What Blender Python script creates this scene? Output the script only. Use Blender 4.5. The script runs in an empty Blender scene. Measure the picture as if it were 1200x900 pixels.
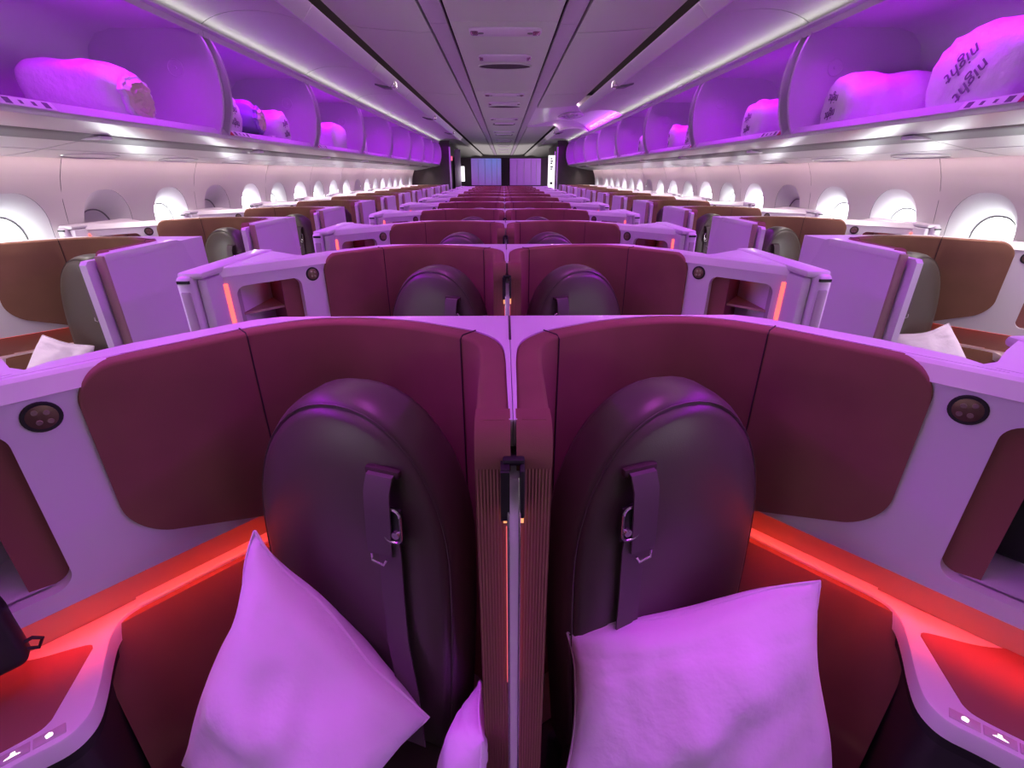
import bpy, bmesh, math, random
from mathutils import Vector, Matrix, noise
random.seed(7)
PI = math.pi
SC = bpy.context.scene
COL = SC.collection

# ------------------------------------------------------------------ materials
def mat(name, col, rough=0.5, metal=0.0, emit=None, estr=0.0, bump=None, spec=None, coat=0.0, mottled=0.0):
    m = bpy.data.materials.new(name); m.use_nodes = True
    nt = m.node_tree; b = nt.nodes['Principled BSDF']
    b.inputs['Base Color'].default_value = (*col, 1)
    b.inputs['Roughness'].default_value = rough
    b.inputs['Metallic'].default_value = metal
    if spec is not None: b.inputs['Specular IOR Level'].default_value = spec
    if coat: b.inputs['Coat Weight'].default_value = coat
    if emit:
        b.inputs['Emission Color'].default_value = (*emit, 1)
        b.inputs['Emission Strength'].default_value = estr
    tc = nt.nodes.new('ShaderNodeTexCoord')
    if mottled:
        n = nt.nodes.new('ShaderNodeTexNoise'); n.inputs['Scale'].default_value = 9
        r = nt.nodes.new('ShaderNodeMixRGB'); r.blend_type = 'MULTIPLY'; r.inputs['Fac'].default_value = mottled
        r.inputs['Color1'].default_value = (*col, 1)
        nt.links.new(tc.outputs['Object'], n.inputs['Vector']); nt.links.new(n.outputs['Fac'], r.inputs['Color2'])
        nt.links.new(r.outputs['Color'], b.inputs['Base Color'])
    if bump:
        kind, scale, strength, dist = bump
        if kind == 'noise':
            t = nt.nodes.new('ShaderNodeTexNoise'); t.inputs['Scale'].default_value = scale; t.inputs['Detail'].default_value = 4
            out = t.outputs['Fac']
        elif kind == 'wave':
            t = nt.nodes.new('ShaderNodeTexWave'); t.inputs['Scale'].default_value = scale; t.bands_direction = 'X'
            out = t.outputs['Fac']
        else:
            t = nt.nodes.new('ShaderNodeTexVoronoi'); t.inputs['Scale'].default_value = scale
            out = t.outputs['Distance']
        bp = nt.nodes.new('ShaderNodeBump'); bp.inputs['Strength'].default_value = strength; bp.inputs['Distance'].default_value = dist
        nt.links.new(tc.outputs['Object'], t.inputs['Vector'])
        nt.links.new(out, bp.inputs['Height']); nt.links.new(bp.outputs['Normal'], b.inputs['Normal'])
    return m

M = dict(
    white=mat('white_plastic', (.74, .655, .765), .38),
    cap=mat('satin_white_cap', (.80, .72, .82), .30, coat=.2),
    ceil=mat('ceiling_plastic', (.62, .68, .57), .55, bump=('noise', 400, .04, .001)),
    strip=mat('ceiling_strip', (.52, .44, .54), .5),
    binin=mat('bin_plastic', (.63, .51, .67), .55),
    silver=mat('silver_paint', (.72, .73, .71), .30, .55),
    slot=mat('grey_channel', (.22, .225, .22), .45, .3),
    fabric=mat('maroon_fabric', (.272, .125, .093), .92, bump=('noise', 900, .25, .0015), spec=.2, mottled=.25),
    rib=mat('ribbed_fabric', (.28, .125, .097), .9, bump=('wave', 75, .6, .002), spec=.2),
    leather=mat('brown_leather', (.078, .058, .053), .36, bump=('voronoi', 420, .12, .0008)),
    seam=mat('dark_seam', (.045, .022, .024), .8),
    belt=mat('belt_webbing', (.10, .06, .085), .6, bump=('wave', 300, .25, .0006)),
    metal=mat('brushed_metal', (.8, .78, .8), .22, .95),
    black=mat('black_rubber', (.012, .011, .012), .6),
    dark=mat('dark_housing', (.03, .025, .03), .5),
    tan=mat('tan_edge', (.36, .26, .19), .5),
    tanbox=mat('bronze_lining', (.40, .27, .20), .55),
    maroon=mat('maroon_leather', (.27, .085, .085), .6, bump=('noise', 500, .15, .001)),
    cubby=mat('grey_lining', (.46, .41, .43), .6),
    lens=mat('lamp_lens', (.55, .42, .34), .12, .6),
    ring=mat('lamp_ring', (.16, .09, .07), .35, .6),
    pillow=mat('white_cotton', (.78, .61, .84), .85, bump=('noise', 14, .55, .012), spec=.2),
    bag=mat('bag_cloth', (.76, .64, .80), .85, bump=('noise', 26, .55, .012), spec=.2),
    bagin=mat('bag_inner', (.75, .55, .58), .85, bump=('noise', 40, .8, .01)),
    print=mat('grey_print', (.17, .13, .20), .8),
    violet=mat('violet_blanket', (.34, .18, .62), .85, bump=('noise', 18, .4, .01)),
    red=mat('red_tab', (.5, .02, .03), .5),
    pane=mat('window_daylight', (.9, .92, .95), .5, emit=(.95, 1, 1), estr=9),
    shade=mat('window_shade', (.62, .6, .6), .6),
    wall=mat('sidewall_panel', (.74, .71, .695), .6),
    reveal=mat('window_reveal', (.80, .80, .80), .5),
    bulk=mat('bulkhead_brown', (.085, .06, .062), .6, mottled=.3),
    floor=mat('dark_carpet', (.035, .028, .032), .95, bump=('noise', 300, .5, .004)),
    redled=mat('red_led', (.9, .2, .15), .4, emit=(1, .07, .045), estr=6.5),
    redled2=mat('red_led_bar', (.9, .25, .2), .4, emit=(1, .10, .07), estr=2.2),
    warm=mat('amber_led', (.9, .5, .2), .4, emit=(1, .45, .15), estr=1.0),
    redled4=mat('soft_red_led', (.9, .2, .15), .4, emit=(1, .10, .07), estr=2.0),
    redglint=mat('red_reflection_line', (.9, .3, .25), .4, emit=(1, .16, .14), estr=.7),
    icon=mat('lit_icon', (1, 1, 1), .4, emit=(1, 1, .95), estr=2.2),
    button=mat('button_grey', (.55, .45, .52), .4),
    ledv=mat('violet_led', (.7, .3, .9), .4, emit=(.62, .10, 1), estr=6),
    exit=mat('lit_red_sign', (.8, .2, .3), .5, emit=(1, .15, .3), estr=1.2),
    glow=mat('lit_white', (1, 1, 1), .5, emit=(1, .95, 1), estr=1.4),
    darkgap=mat('shadow_gap', (.05, .035, .045), .8),
)
# backlit violet glass of the far partition: blue pool of light on a violet screen
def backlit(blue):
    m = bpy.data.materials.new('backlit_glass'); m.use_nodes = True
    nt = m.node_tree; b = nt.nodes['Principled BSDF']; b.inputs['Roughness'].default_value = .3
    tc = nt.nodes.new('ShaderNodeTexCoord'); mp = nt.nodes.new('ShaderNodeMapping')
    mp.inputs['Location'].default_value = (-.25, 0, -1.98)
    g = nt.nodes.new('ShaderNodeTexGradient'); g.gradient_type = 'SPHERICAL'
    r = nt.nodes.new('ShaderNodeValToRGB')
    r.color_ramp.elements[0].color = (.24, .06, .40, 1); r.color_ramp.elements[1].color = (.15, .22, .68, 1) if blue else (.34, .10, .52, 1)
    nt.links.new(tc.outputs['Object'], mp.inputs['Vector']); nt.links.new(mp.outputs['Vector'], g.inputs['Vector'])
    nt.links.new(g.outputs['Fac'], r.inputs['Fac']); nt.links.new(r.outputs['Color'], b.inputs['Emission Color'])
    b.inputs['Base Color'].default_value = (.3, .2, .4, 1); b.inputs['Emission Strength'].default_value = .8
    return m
M['backlit'] = backlit(True); M['backlit_violet'] = backlit(False)

# ------------------------------------------------------------------ helpers
def link(name, me, parent=None):
    o = bpy.data.objects.new(name, me); COL.objects.link(o)
    if parent is not None: o.parent = parent
    return o
def obj(name, bm, m, parent=None, smooth=True, angle=38, loc=None):
    bmesh.ops.recalc_face_normals(bm, faces=bm.faces)
    me = bpy.data.meshes.new(name); bm.to_mesh(me); bm.free()
    me.materials.append(M[m] if isinstance(m, str) else m)
    if smooth:
        me.polygons.foreach_set('use_smooth', [True] * len(me.polygons))
        me.set_sharp_from_angle(angle=math.radians(angle))
    o = link(name, me, parent)
    if loc is not None: o.location = loc
    return o
def tag(o, label=None, cat=None, group=None, kind=None):
    if label: o['label'] = label
    if cat: o['category'] = cat
    if group: o['group'] = group
    if kind: o['kind'] = kind
    return o
def empty(name, loc=(0, 0, 0), rz=0, label=None, cat=None, group=None):
    o = bpy.data.objects.new(name, None); o.empty_display_size = .1; COL.objects.link(o)
    o.location = loc; o.rotation_euler = (0, 0, rz)
    return tag(o, label, cat, group)
def struct(o): o['kind'] = 'structure'; return o
def copy_tree(o, parent=None):
    c = o.copy(); COL.objects.link(c)
    if parent is not None: c.parent = parent
    for ch in list(o.children): copy_tree(ch, c)
    return c
def mirror_tree(o, parent=None):
    c = o.copy(); COL.objects.link(c)
    if parent is not None: c.parent = parent
    if c.data is not None:
        me = o.data.copy(); me.transform(Matrix.Scale(-1, 4, (1, 0, 0))); me.flip_normals(); c.data = me
    for ch in list(o.children): mirror_tree(ch, c)
    return c
def box(bm, x0, x1, y0, y1, z0, z1, bev=0.0, seg=2):
    r = bmesh.ops.create_cube(bm, size=1)
    for v in r['verts']:
        v.co = Vector(((x0 + x1) / 2 + v.co.x * (x1 - x0), (y0 + y1) / 2 + v.co.y * (y1 - y0), (z0 + z1) / 2 + v.co.z * (z1 - z0)))
    if bev:
        es = list({e for v in r['verts'] for e in v.link_edges})
        bmesh.ops.bevel(bm, geom=es, offset=bev, segments=seg, affect='EDGES', profile=.5)
    return bm
def BX(*a, **k): return box(bmesh.new(), *a, **k)
def loft(bm, loops, cap=True, closed=True):
    rows = [[bm.verts.new(p) for p in lp] for lp in loops]
    n = len(rows[0])
    for a, b in zip(rows, rows[1:]):
        for i in range(n if closed else n - 1):
            j = (i + 1) % n
            bm.faces.new((a[i], a[j], b[j], b[i]))
    if cap:
        bm.faces.new(rows[0][::-1]); bm.faces.new(rows[-1])
    return rows
def prism(bm, pts, z0, z1, bev=0.0):
    """plan polygon (x, y) raised from z0 to z1, top edge softened by bev"""
    lo = [(x, y, z0) for x, y in pts]
    if not bev:
        loft(bm, [lo, [(x, y, z1) for x, y in pts]]); return bm
    ins = inset(pts, bev)
    loft(bm, [lo, [(x, y, z1 - bev) for x, y in pts], [(a[0] * .7 + b[0] * .3, a[1] * .7 + b[1] * .3, z1 - bev * .3) for a, b in zip(pts, ins)], [(x, y, z1) for x, y in ins]])
    return bm
def area(p): return .5 * sum(a[0] * b[1] - b[0] * a[1] for a, b in zip(p, p[1:] + p[:1]))
def inset(p, d):
    s = 1 if area(p) > 0 else -1
    out = []; n = len(p)
    for i in range(n):
        a, b, c = Vector(p[i - 1]), Vector(p[i]), Vector(p[(i + 1) % n])
        e1 = (b - a).normalized(); e2 = (c - b).normalized()
        n1 = Vector((-e1.y, e1.x)) * s; n2 = Vector((-e2.y, e2.x)) * s
        m = (n1 + n2); m = m / max(.25, m.length_squared / 2) if m.length > 1e-6 else n1
        q = b + m * d; out.append((q.x, q.y))
    return out
def yprism(bm, prof, y0, y1):
    """closed (x, z) profile run along Y"""
    loft(bm, [[(x, y0, z) for x, z in prof], [(x, y1, z) for x, z in prof]]); return bm
def tube(bm, pts, r, n=6, cap=True):
    pts = [Vector(p) for p in pts]; loops = []
    t0 = (pts[1] - pts[0]).normalized(); u = t0.orthogonal().normalized()
    for i, p in enumerate(pts):
        t = (pts[min(i + 1, len(pts) - 1)] - pts[max(i - 1, 0)]).normalized()
        u = (u - t * u.dot(t)).normalized(); v = t.cross(u)
        rr = r[i] if isinstance(r, (list, tuple)) else r
        loops.append([p + (u * math.cos(2 * PI * k / n) + v * math.sin(2 * PI * k / n)) * rr for k in range(n)])
    loft(bm, loops, cap); return bm
def ribbon(bm, pts, side, w, t):
    """flat strap: centre line pts, widths along the unit vector side, thickness t"""
    pts = [Vector(p) for p in pts]; sd = Vector(side).normalized(); loops = []
    for i, p in enumerate(pts):
        tt = (pts[min(i + 1, len(pts) - 1)] - pts[max(i - 1, 0)]).normalized()
        nn = tt.cross(sd).normalized()
        loops.append([p + sd * w / 2 + nn * t / 2, p - sd * w / 2 + nn * t / 2, p - sd * w / 2 - nn * t / 2, p + sd * w / 2 - nn * t / 2])
    loft(bm, loops); return bm
def disc(bm, c, nrm, r, h, n=28, dome=0.0):
    c = Vector(c); nn = Vector(nrm).normalized(); u = nn.orthogonal().normalized(); v = nn.cross(u)
    def ring(rr, hh): return [c + nn * hh + (u * math.cos(2 * PI * k / n) + v * math.sin(2 * PI * k / n)) * rr for k in range(n)]
    loft(bm, [ring(r, 0), ring(r, h * .7), ring(r * .94, h)] + ([ring(r * .5, h + dome)] if dome else [])); return bm
def roundrect(w, h, r, k=6):
    pts = []
    for cx, cy, a0 in ((w / 2 - r, h / 2 - r, 0), (-w / 2 + r, h / 2 - r, PI / 2), (-w / 2 + r, -h / 2 + r, PI), (w / 2 - r, -h / 2 + r, 1.5 * PI)):
        for i in range(k + 1):
            a = a0 + PI / 2 * i / k; pts.append((cx + r * math.cos(a), cy + r * math.sin(a)))
    return pts
def catmull(P, n=6):
    P = [Vector((*p, 0)) if len(p) == 2 else Vector(p) for p in P]; out = []
    Q = [P[0] * 2 - P[1]] + P + [P[-1] * 2 - P[-2]]
    for i in range(1, len(Q) - 2):
        a, b, c, d = Q[i - 1:i + 3]
        for k in range(n):
            t = k / n
            out.append(.5 * ((2 * b) + (c - a) * t + (2 * a - 5 * b + 4 * c - d) * t * t + (3 * b - a - 3 * c + d) * t ** 3))
    out.append(P[-1]); return out
def text_mesh(txt, size, thick=.0008):
    cu = bpy.data.curves.new('lettering', 'FONT'); cu.body = txt; cu.size = size; cu.extrude = thick
    cu.align_x = 'CENTER'; cu.align_y = 'CENTER'; cu.resolution_u = 3
    o = bpy.data.objects.new('lettering', cu); COL.objects.link(o)
    dg = bpy.context.evaluated_depsgraph_get()
    me = bpy.data.meshes.new_from_object(o.evaluated_get(dg))
    bpy.data.objects.remove(o); bpy.data.curves.remove(cu)
    me.name = 'lettering'
    return me

ORD = ['nearest', 'second', 'third', 'fourth', 'fifth', 'sixth', 'seventh', 'eighth', 'ninth', 'tenth', 'eleventh']
PITCH = 1.127
Y0 = .991                      # far edge of the first centre row
YW = 2.42                      # far edge of the first window row in view
XW = 1.555                     # aisle side of the window rows
ROWS = 11
TOP = 1.242

# ------------------------------------------------------------------ suite (drawn for the left; right is its mirror)
IN = catmull([(-.047, -.47), (-.049, -.36), (-.051, -.25), (-.058, -.19), (-.080, -.150), (-.118, -.122), (-.198, -.078), (-.26, -.058), (-.322, -.046), (-.39, -.052), (-.44, -.074), (-.499, -.116)], 5)
A = Vector((-.499, -.116, 0)); D = Vector((-.685, -.728, 0)); NB = Vector((-.728, .685, 0))   # straight side wall: start, direction, away from the seat
S_FAB = .262
def straight(s, off=0.0, z=0.0): return A + D * s + NB * off + Vector((0, 0, z))
PATH = [p.copy() for p in IN] + [straight(.195 * k / 8) for k in range(1, 9)] + [straight(.195 + (S_FAB - .195) * math.sin(PI / 2 * k / 12)) for k in range(1, 13)]
NARC = len(IN) - 1
def pnorm(P, i):
    t = (P[min(i + 1, len(P) - 1)] - P[max(i - 1, 0)]).normalized()
    return Vector((t.y, -t.x, 0))
NORM = [pnorm(PATH, i) for i in range(len(PATH))]
for i in range(len(NORM)):                      # away from the seat
    if i > NARC: NORM[i] = NB.copy()
    elif NORM[i].dot(PATH[i] - Vector((-.26, -.35, 0))) < 0: NORM[i] = -NORM[i]
T = .043

def fab_limits(i):
    """bottom and top of the lining at path point i"""
    if i <= NARC: return .30, TOP
    s = (PATH[i] - A).length
    zb = .842 + max(0, s - .05) * .40
    zt = TOP
    e = S_FAB - s; r = .062
    if e < r:
        k = r - math.sqrt(max(0, r * r - (r - e) ** 2))
        zb += k; zt -= k
    return zb, zt

def make_liner(parent):
    bm = bmesh.new(); loops = []
    for i, (p, n) in enumerate(zip(PATH, NORM)):
        zb, zt = fab_limits(i); z = Vector((0, 0, 1)); rr = .007
        zs = [zb + (zt - rr - zb) * k / 6 for k in range(7)]
        lp = [p + z * q for q in zs] + [p + n * rr * .3 + z * (zt - rr * .3), p + n * rr + z * zt, p + n * (T - rr) + z * zt, p + n * (T - .002) + z * (zt - rr * .4), p + n * T + z * (zt - rr)]
        lp += [p + n * T + z * zs[3], p + n * T + z * zb]
        loops.append(lp)
    loft(bm, loops)
    o = obj('fabric_liner', bm, 'fabric', parent, angle=50)
    for idx in (NARC, 22):
        p, n = PATH[idx], NORM[idx]
        q = p - n * .0008
        b2 = tube(bmesh.new(), [q + Vector((0, 0, .45)), q + Vector((0, 0, 1.0)), q + Vector((0, 0, TOP - .006)), p + n * .006 + Vector((0, 0, TOP + .0006)), p + n * T + Vector((0, 0, TOP + .0006))], .0015, 5)
        obj('seam', b2, 'seam', o)
    return o

def frame_plate(bm, outer, hole, off0, off1, f):
    """ring plate between two loops of equal count, mapped to space by f(u, v, depth)"""
    n = len(outer)
    rows = [[bm.verts.new(f(u, v, d)) for u, v in lp] for lp, d in ((outer, off0), (outer, off1), (hole, off1), (hole, off0))]
    for a, b in zip(rows, rows[1:] + rows[:1]):
        for i in range(n):
            j = (i + 1) % n; bm.faces.new((a[i], a[j], b[j], b[i]))
    return bm

def make_suite(window):
    root = empty('suite_shell')
    # white body behind the lining, with the flat cap on top
    back = [PATH[i] + NORM[i] * (T - .001) for i in range(len(PATH))]
    arch = [(p.x, p.y) for p in back]
    # far edge of the cap
    xi = .088 if window else -.0005
    far = [(xi, -.470), (xi, 0), (-.482, 0), (-.533, -.026), (-.677, -.168), (-.746, -.262)]
    end = straight(.335, T); arch_end = [(end.x, end.y)]
    poly = far + arch_end + arch[::-1]
    sb = prism(bmesh.new(), poly, .845, TOP)
    q = [A + NB * .075 + D * .02]
    low = [(xi, -.470), (xi, 0), (-.482, 0), (-.545, -.035), (q[0].x, q[0].y)] + [(PATH[i] + NORM[i] * (T - .001)).to_tuple()[:2] for i in range(NARC - 1, -1, -1)]
    prism(sb, low, 0, .845)
    obj('shell_body', sb, 'cap', root, angle=25)
    if not window:
        ln = [(-.004, -.02), (-.004, -.16)]
        obj('cap_seam', BX(-.0022, -.0004, -.16, -.001, TOP - .001, TOP + .0008), 'seam', root)
    make_liner(root)
    # ribbed front end of the lining at the centre line
    bm = bmesh.new()
    zc = TOP - .05; X4 = (-.0475, -.0465, -.0045, -.0036)
    loft(bm, [[(x, y, z) for y, z in [(-.440, .42), (-.497, .42), (-.497, zc), (-.440, zc)]] for x in X4])
    obj('end_pad', bm, 'rib', root)
    prof = [(-.440, zc), (-.4972, zc - .004)] + [(-.462 - .0352 * math.cos(a), zc + .0506 * math.sin(a)) for a in [PI / 2 * k / 9 for k in range(1, 10)]] + [(-.440, TOP + .0004)]
    bm = bmesh.new(); loft(bm, [[(x, y, z) for y, z in prof] for x in X4]); obj('end_cap', bm, 'fabric', root)
    # side wall beyond the lining: strip under it, and the frame round the cubby
    bm = bmesh.new(); n0 = NARC
    loops = []
    for i in range(n0 - 2, len(PATH)):
        zb, _ = fab_limits(max(i, n0 + 1)); p = PATH[i]; n = NORM[i]
        loops.append([p + n * .008 + Vector((0, 0, .84)), p + n * .008 + Vector((0, 0, zb + .03)), p + n * T + Vector((0, 0, zb + .03)), p + n * T + Vector((0, 0, .84))])
    loft(bm, loops); obj('wall_strip', bm, 'white', root)
    # frame plate; u along the wall, v = z
    u0, u1 = .262, .604; h0, h1, hz0, hz1 = .352, .574, .875, 1.176
    k = 8
    def ring(a0, a1, b0, b1, r):
        return [((a0 + a1) / 2 + x, (b0 + b1) / 2 + y) for x, y in roundrect(a1 - a0, b1 - b0, r, k)]
    bm = frame_plate(bmesh.new(), ring(u0, u1, .84, 1.216, .002), ring(h0, h1, hz0, hz1, .03), .008, .036, lambda u, v, d: straight(u, d, v))
    fr = obj('cubby_frame', bm, 'white', root)
    bk = bmesh.new(); loft(bk, [[straight(u, o, z) for o, z in ((.009, 1.13), (.009, 1.2135), (.040, 1.2135), (.040, 1.13))] for u in (.18, .275)]); obj('corner_strip', bk, 'white', root)
    # chamfered fascia over the frame
    bm = bmesh.new()
    prof = [(.004, 1.213), (.022, TOP - .005), (.030, TOP - .0006), (.062, TOP - .0006), (.062, 1.213)]
    loft(bm, [[straight(u, o, z) for o, z in prof] for u in (S_FAB - .075, .30, .45, .612)])
    obj('fascia', bm, 'cap', root, angle=20)
    # triangular cap and cubby behind the frame
    a = straight(.30, .055); b = straight(.612, .055)
    tri = [(a.x, a.y), (-.784, -.285), (-.85, -.232), (-.940, -.168), (-.940, b.y)]
    obj('cubby_cap', prism(bmesh.new(), tri, 1.19, TOP), 'cap', root, angle=25)
    q0 = straight(h0 - .006, .03); q1 = straight(h1 + .006, .03); qc = Vector((-.928, -.235, 0)); q2 = straight(h0 + .058, .044)
    def slab(p, q, th, z0, z1, sgn):
        d = (q - p).normalized(); n = Vector((-d.y, d.x, 0)) * th * sgn
        return prism(bmesh.new(), [(p.x, p.y), (q.x, q.y), (q.x + n.x, q.y + n.y), (p.x + n.x, p.y + n.y)], z0, z1)
    lin = slab(q0, q2, .010, .852, 1.19, -1); d_ = (qc - q2).normalized(); nn_ = Vector((d_.y, -d_.x, 0)) * .010
    prism(lin, [(q2.x, q2.y), (qc.x, qc.y), (qc.x + nn_.x, qc.y + nn_.y), (q2.x + nn_.x, q2.y + nn_.y)], .852, 1.19)
    lin = obj('cubby_lining', lin, 'maroon', fr); lin['label'] = 'maroon inner side of the cubby'
    obj('cubby_back', slab(q1, qc, .010, .852, 1.19, 1), 'cubby', fr)
    fl = [(q0.x, q0.y), (q2.x, q2.y), (qc.x, qc.y), (q1.x, q1.y)]
    obj('cubby_floor', prism(bmesh.new(), fl, .85, .875), 'white', fr)
    g0 = q2.lerp(qc, .10); g1 = q1.lerp(qc, .16)
    obj('cubby_shelf', prism(bmesh.new(), [(g0.x, g0.y), (qc.x, qc.y), (g1.x, g1.y)], 1.066, 1.074), 'tanbox', fr)
    m1 = q2.lerp(qc, .5)
    obj('cubby_led', BX(m1.x - .03, m1.x + .02, m1.y - .022, m1.y - .012, 1.180, 1.188), 'redled2', fr)
    # reading lamp
    c = straight(.307, .0085, 1.192 if False else 1.181)
    lamp = obj('reading_lamp', disc(bmesh.new(), c, -NB, .0245, .004), 'black', root)
    obj('lamp_face', disc(bmesh.new(), c - NB * .0035, -NB, .0190, .0012), 'ring', lamp)
    for dx, dz in ((-.005, .005), (.005, .008), (.004, -.006), (-.006, -.007)):
        obj('lens', disc(bmesh.new(), c + D * dx * 1.3 + Vector((0, 0, dz * 1.2)) - NB * .0047, -NB, .0042, .0012, 10), 'lens', lamp)
    # red light bar at the wing, small post and the wing on the aisle
    p = straight(.604, .006)
    lbm = bmesh.new(); loft(lbm, [[straight(u, o, z) for u, o in ((.597, .002), (.609, .002), (.609, .010), (.597, .010))] for z in (.90, 1.170, 1.190)])
    obj('light_bar', lbm, 'redled2', root)
    obj('wing_post', BX(-.9505, -.920, -.640, -.20, .30, 1.222, bev=.007), 'white', root)
    w = obj('aisle_wing', BX(-1.002, -.953, -.665, -.16, .06, 1.236, bev=.016, seg=3), 'white', root)
    lid = bmesh.new(); box(lid, -1.000, -.922, -.650, -.155, 1.224, 1.2455, bev=.009)
    obj('wing_lid', lid, 'cap', w)
    obj('wing_inset', BX(-.991, -.961, -.6685, -.655, .30, 1.19, bev=.006), 'cubby', w)
    obj('wing_notch', BX(-.994, -.958, -.667, -.640, 1.214, 1.2225), 'black', w)
    # red lit recess, rail and side panel under the wall edge
    rb = bmesh.new(); loft(rb, [[straight(u, .062, .74), straight(u, .062, .845), straight(u, .072, .845), straight(u, .072, .74)] for u in (-.02, .3, .60)])
    obj('recess_back', rb, 'tanbox', root)
    lb = bmesh.new(); loft(lb, [[straight(u, .022, .8362), straight(u, .036, .8362), straight(u, .036, .8392), straight(u, .022, .8392)] for u in (.0, .27, .57)])
    obj('glow_strip', lb, 'redled4' if window else 'redled', root)
    dk = bmesh.new(); loft(dk, [[straight(u, .030, .8446), straight(u, .075, .8446), straight(u, .075, .850), straight(u, .030, .850)] for u in (.30, .60)]); obj('recess_deck', dk, 'white', root)
    rl = bmesh.new()
    loft(rl, [[straight(u, .064, .742), straight(u, .064, .7525), straight(u, .038, .7525), straight(u, .035, .749), straight(u, .035, .735)] for u in (-.035, .02, .15, .29)])
    obj('rail', rl, 'white', root)
    sp = bmesh.new(); loft(sp, [[straight(u, -.075, .05), straight(u, -.066, .30), straight(u, -.028, .60), straight(u, .021, .744), straight(u, .036, .744), straight(u, .045, .05)] for u in (-.06, .1, .25, .37)])
    obj('side_panel', sp, 'fabric', root)
    # console with leather inset and buttons
    cp = [(p.x, p.y) for p in catmull([(-.660, -.236), (-.696, -.274), (-.722, -.302), (-.735, -.328), (-.731, -.362), (-.710, -.405), (-.681, -.456), (-.662, -.497), (-.661, -.525), (-.672, -.546), (-.700, -.568), (-.760, -.618), (-.905, -.735)], 4)] + [(-.955, -.735), (-.955, -.50), (-.79, -.335), (-.69, -.225)]
    ip = [(p.x, p.y) for p in catmull([(-.742, -.394), (-.752, -.387), (-.780, -.396), (-.82, -.412), (-.86, -.42), (-.93, -.425)], 3)] + [(-.93, -.690), (-.90, -.688)] + [(p.x, p.y) for p in catmull([(-.765, -.578), (-.722, -.540), (-.711, -.520), (-.716, -.494), (-.742, -.394)], 4)][:-1]
    cs = bmesh.new(); n = len(ip)
    prism(cs, cp, .715, .7505, bev=.006)
    con = obj('console', cs, 'white', root, angle=30)
    obj('console_inset', prism(bmesh.new(), ip, .7495, .7520, bev=.0012), 'maroon', con)
    obj('console_gasket', prism(bmesh.new(), inset(cp, .006), .69, .716), 'black', con)
    obj('console_body', prism(bmesh.new(), inset(cp, .022), .02, .691), 'dark', con)
    e = Vector((-.760, -.618, 0)) - Vector((-.690, -.558, 0)); e.normalize(); en = Vector((e.y, -e.x, 0))
    if en.dot(Vector((-1, .5, 0))) < 0: en = -en
    for kk in range(3):
        c = Vector((-.690, -.558, .7512)) + e * (-.010 + .040 * kk) + en * .0165
        def plate(cx, w, h, z0, z1, bev=0):
            pts = [cx + e * a + en * b_ for a, b_ in ((-w, -h), (w, -h), (w, h), (-w, h))]
            return prism(bmesh.new(), [(q.x, q.y) for q in pts], z0, z1, bev)
        bt = obj('button', plate(c, .0185, .0088, .749, .7526, .001), 'button', con)
        ic = bmesh.new(); pts = [c + e * a + en * b_ for a, b_ in [((-.004, -.003), (.003, -.004), (.005, .002), (0, .005), (-.004, .002)), ((-.009, -.003), (.009, -.003), (.002, 0), (.002, .004), (-.003, .004), (-.003, 0)), ((-.008, -.004), (0, -.003), (.008, -.001), (.003, .003), (-.003, .001))][kk]]
        prism(ic, [(q.x, q.y) for q in pts], .7525, .7531); obj('icon', ic, 'icon', bt)
    if window:
        def sidepanel(x0, x1, y0, y1, zt, rr, slope):
            pr = [(y0, .05), (y1 + slope, .05), (y1 + slope * .55, zt - .16)]
            pr += [(y1 - rr + rr * math.cos(a), zt - rr + rr * math.sin(a)) for a in [PI / 2 * k / 6 for k in range(0, 7)]]
            pr += [(y0 + .012, zt), (y0, zt - .012)]
            b = bmesh.new(); loft(b, [[(x, y, z) for y, z in pr] for x in (x0, x1)]); return b
        P0 = .105
        ap = obj('aisle_panel', sidepanel(P0 - .014, P0 + .016, -.655, -.19, 1.255, .06, .10), 'white', root, angle=30)
        bmx = bmesh.new(); box(bmx, P0 - .0145, P0 + .0165, -.665, -.654, .05, 1.250, bev=.003)
        e_ = obj('panel_edge', bmx, 'tan', ap)
        bmx = bmesh.new(); box(bmx, P0 - .0125, P0 + .0175, -.653, -.245, 1.225, 1.2565, bev=.006); obj('panel_cap', bmx, 'cap', ap)
        obj('panel_lining', sidepanel(P0 - .046, P0 - .022, -.70, -.22, 1.236, .05, .06), 'white', root, angle=30)
        obj('panel_gap', BX(P0 - .022, P0 - .014, -.640, -.20, .1, 1.22), 'seam', root)
    return root

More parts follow.
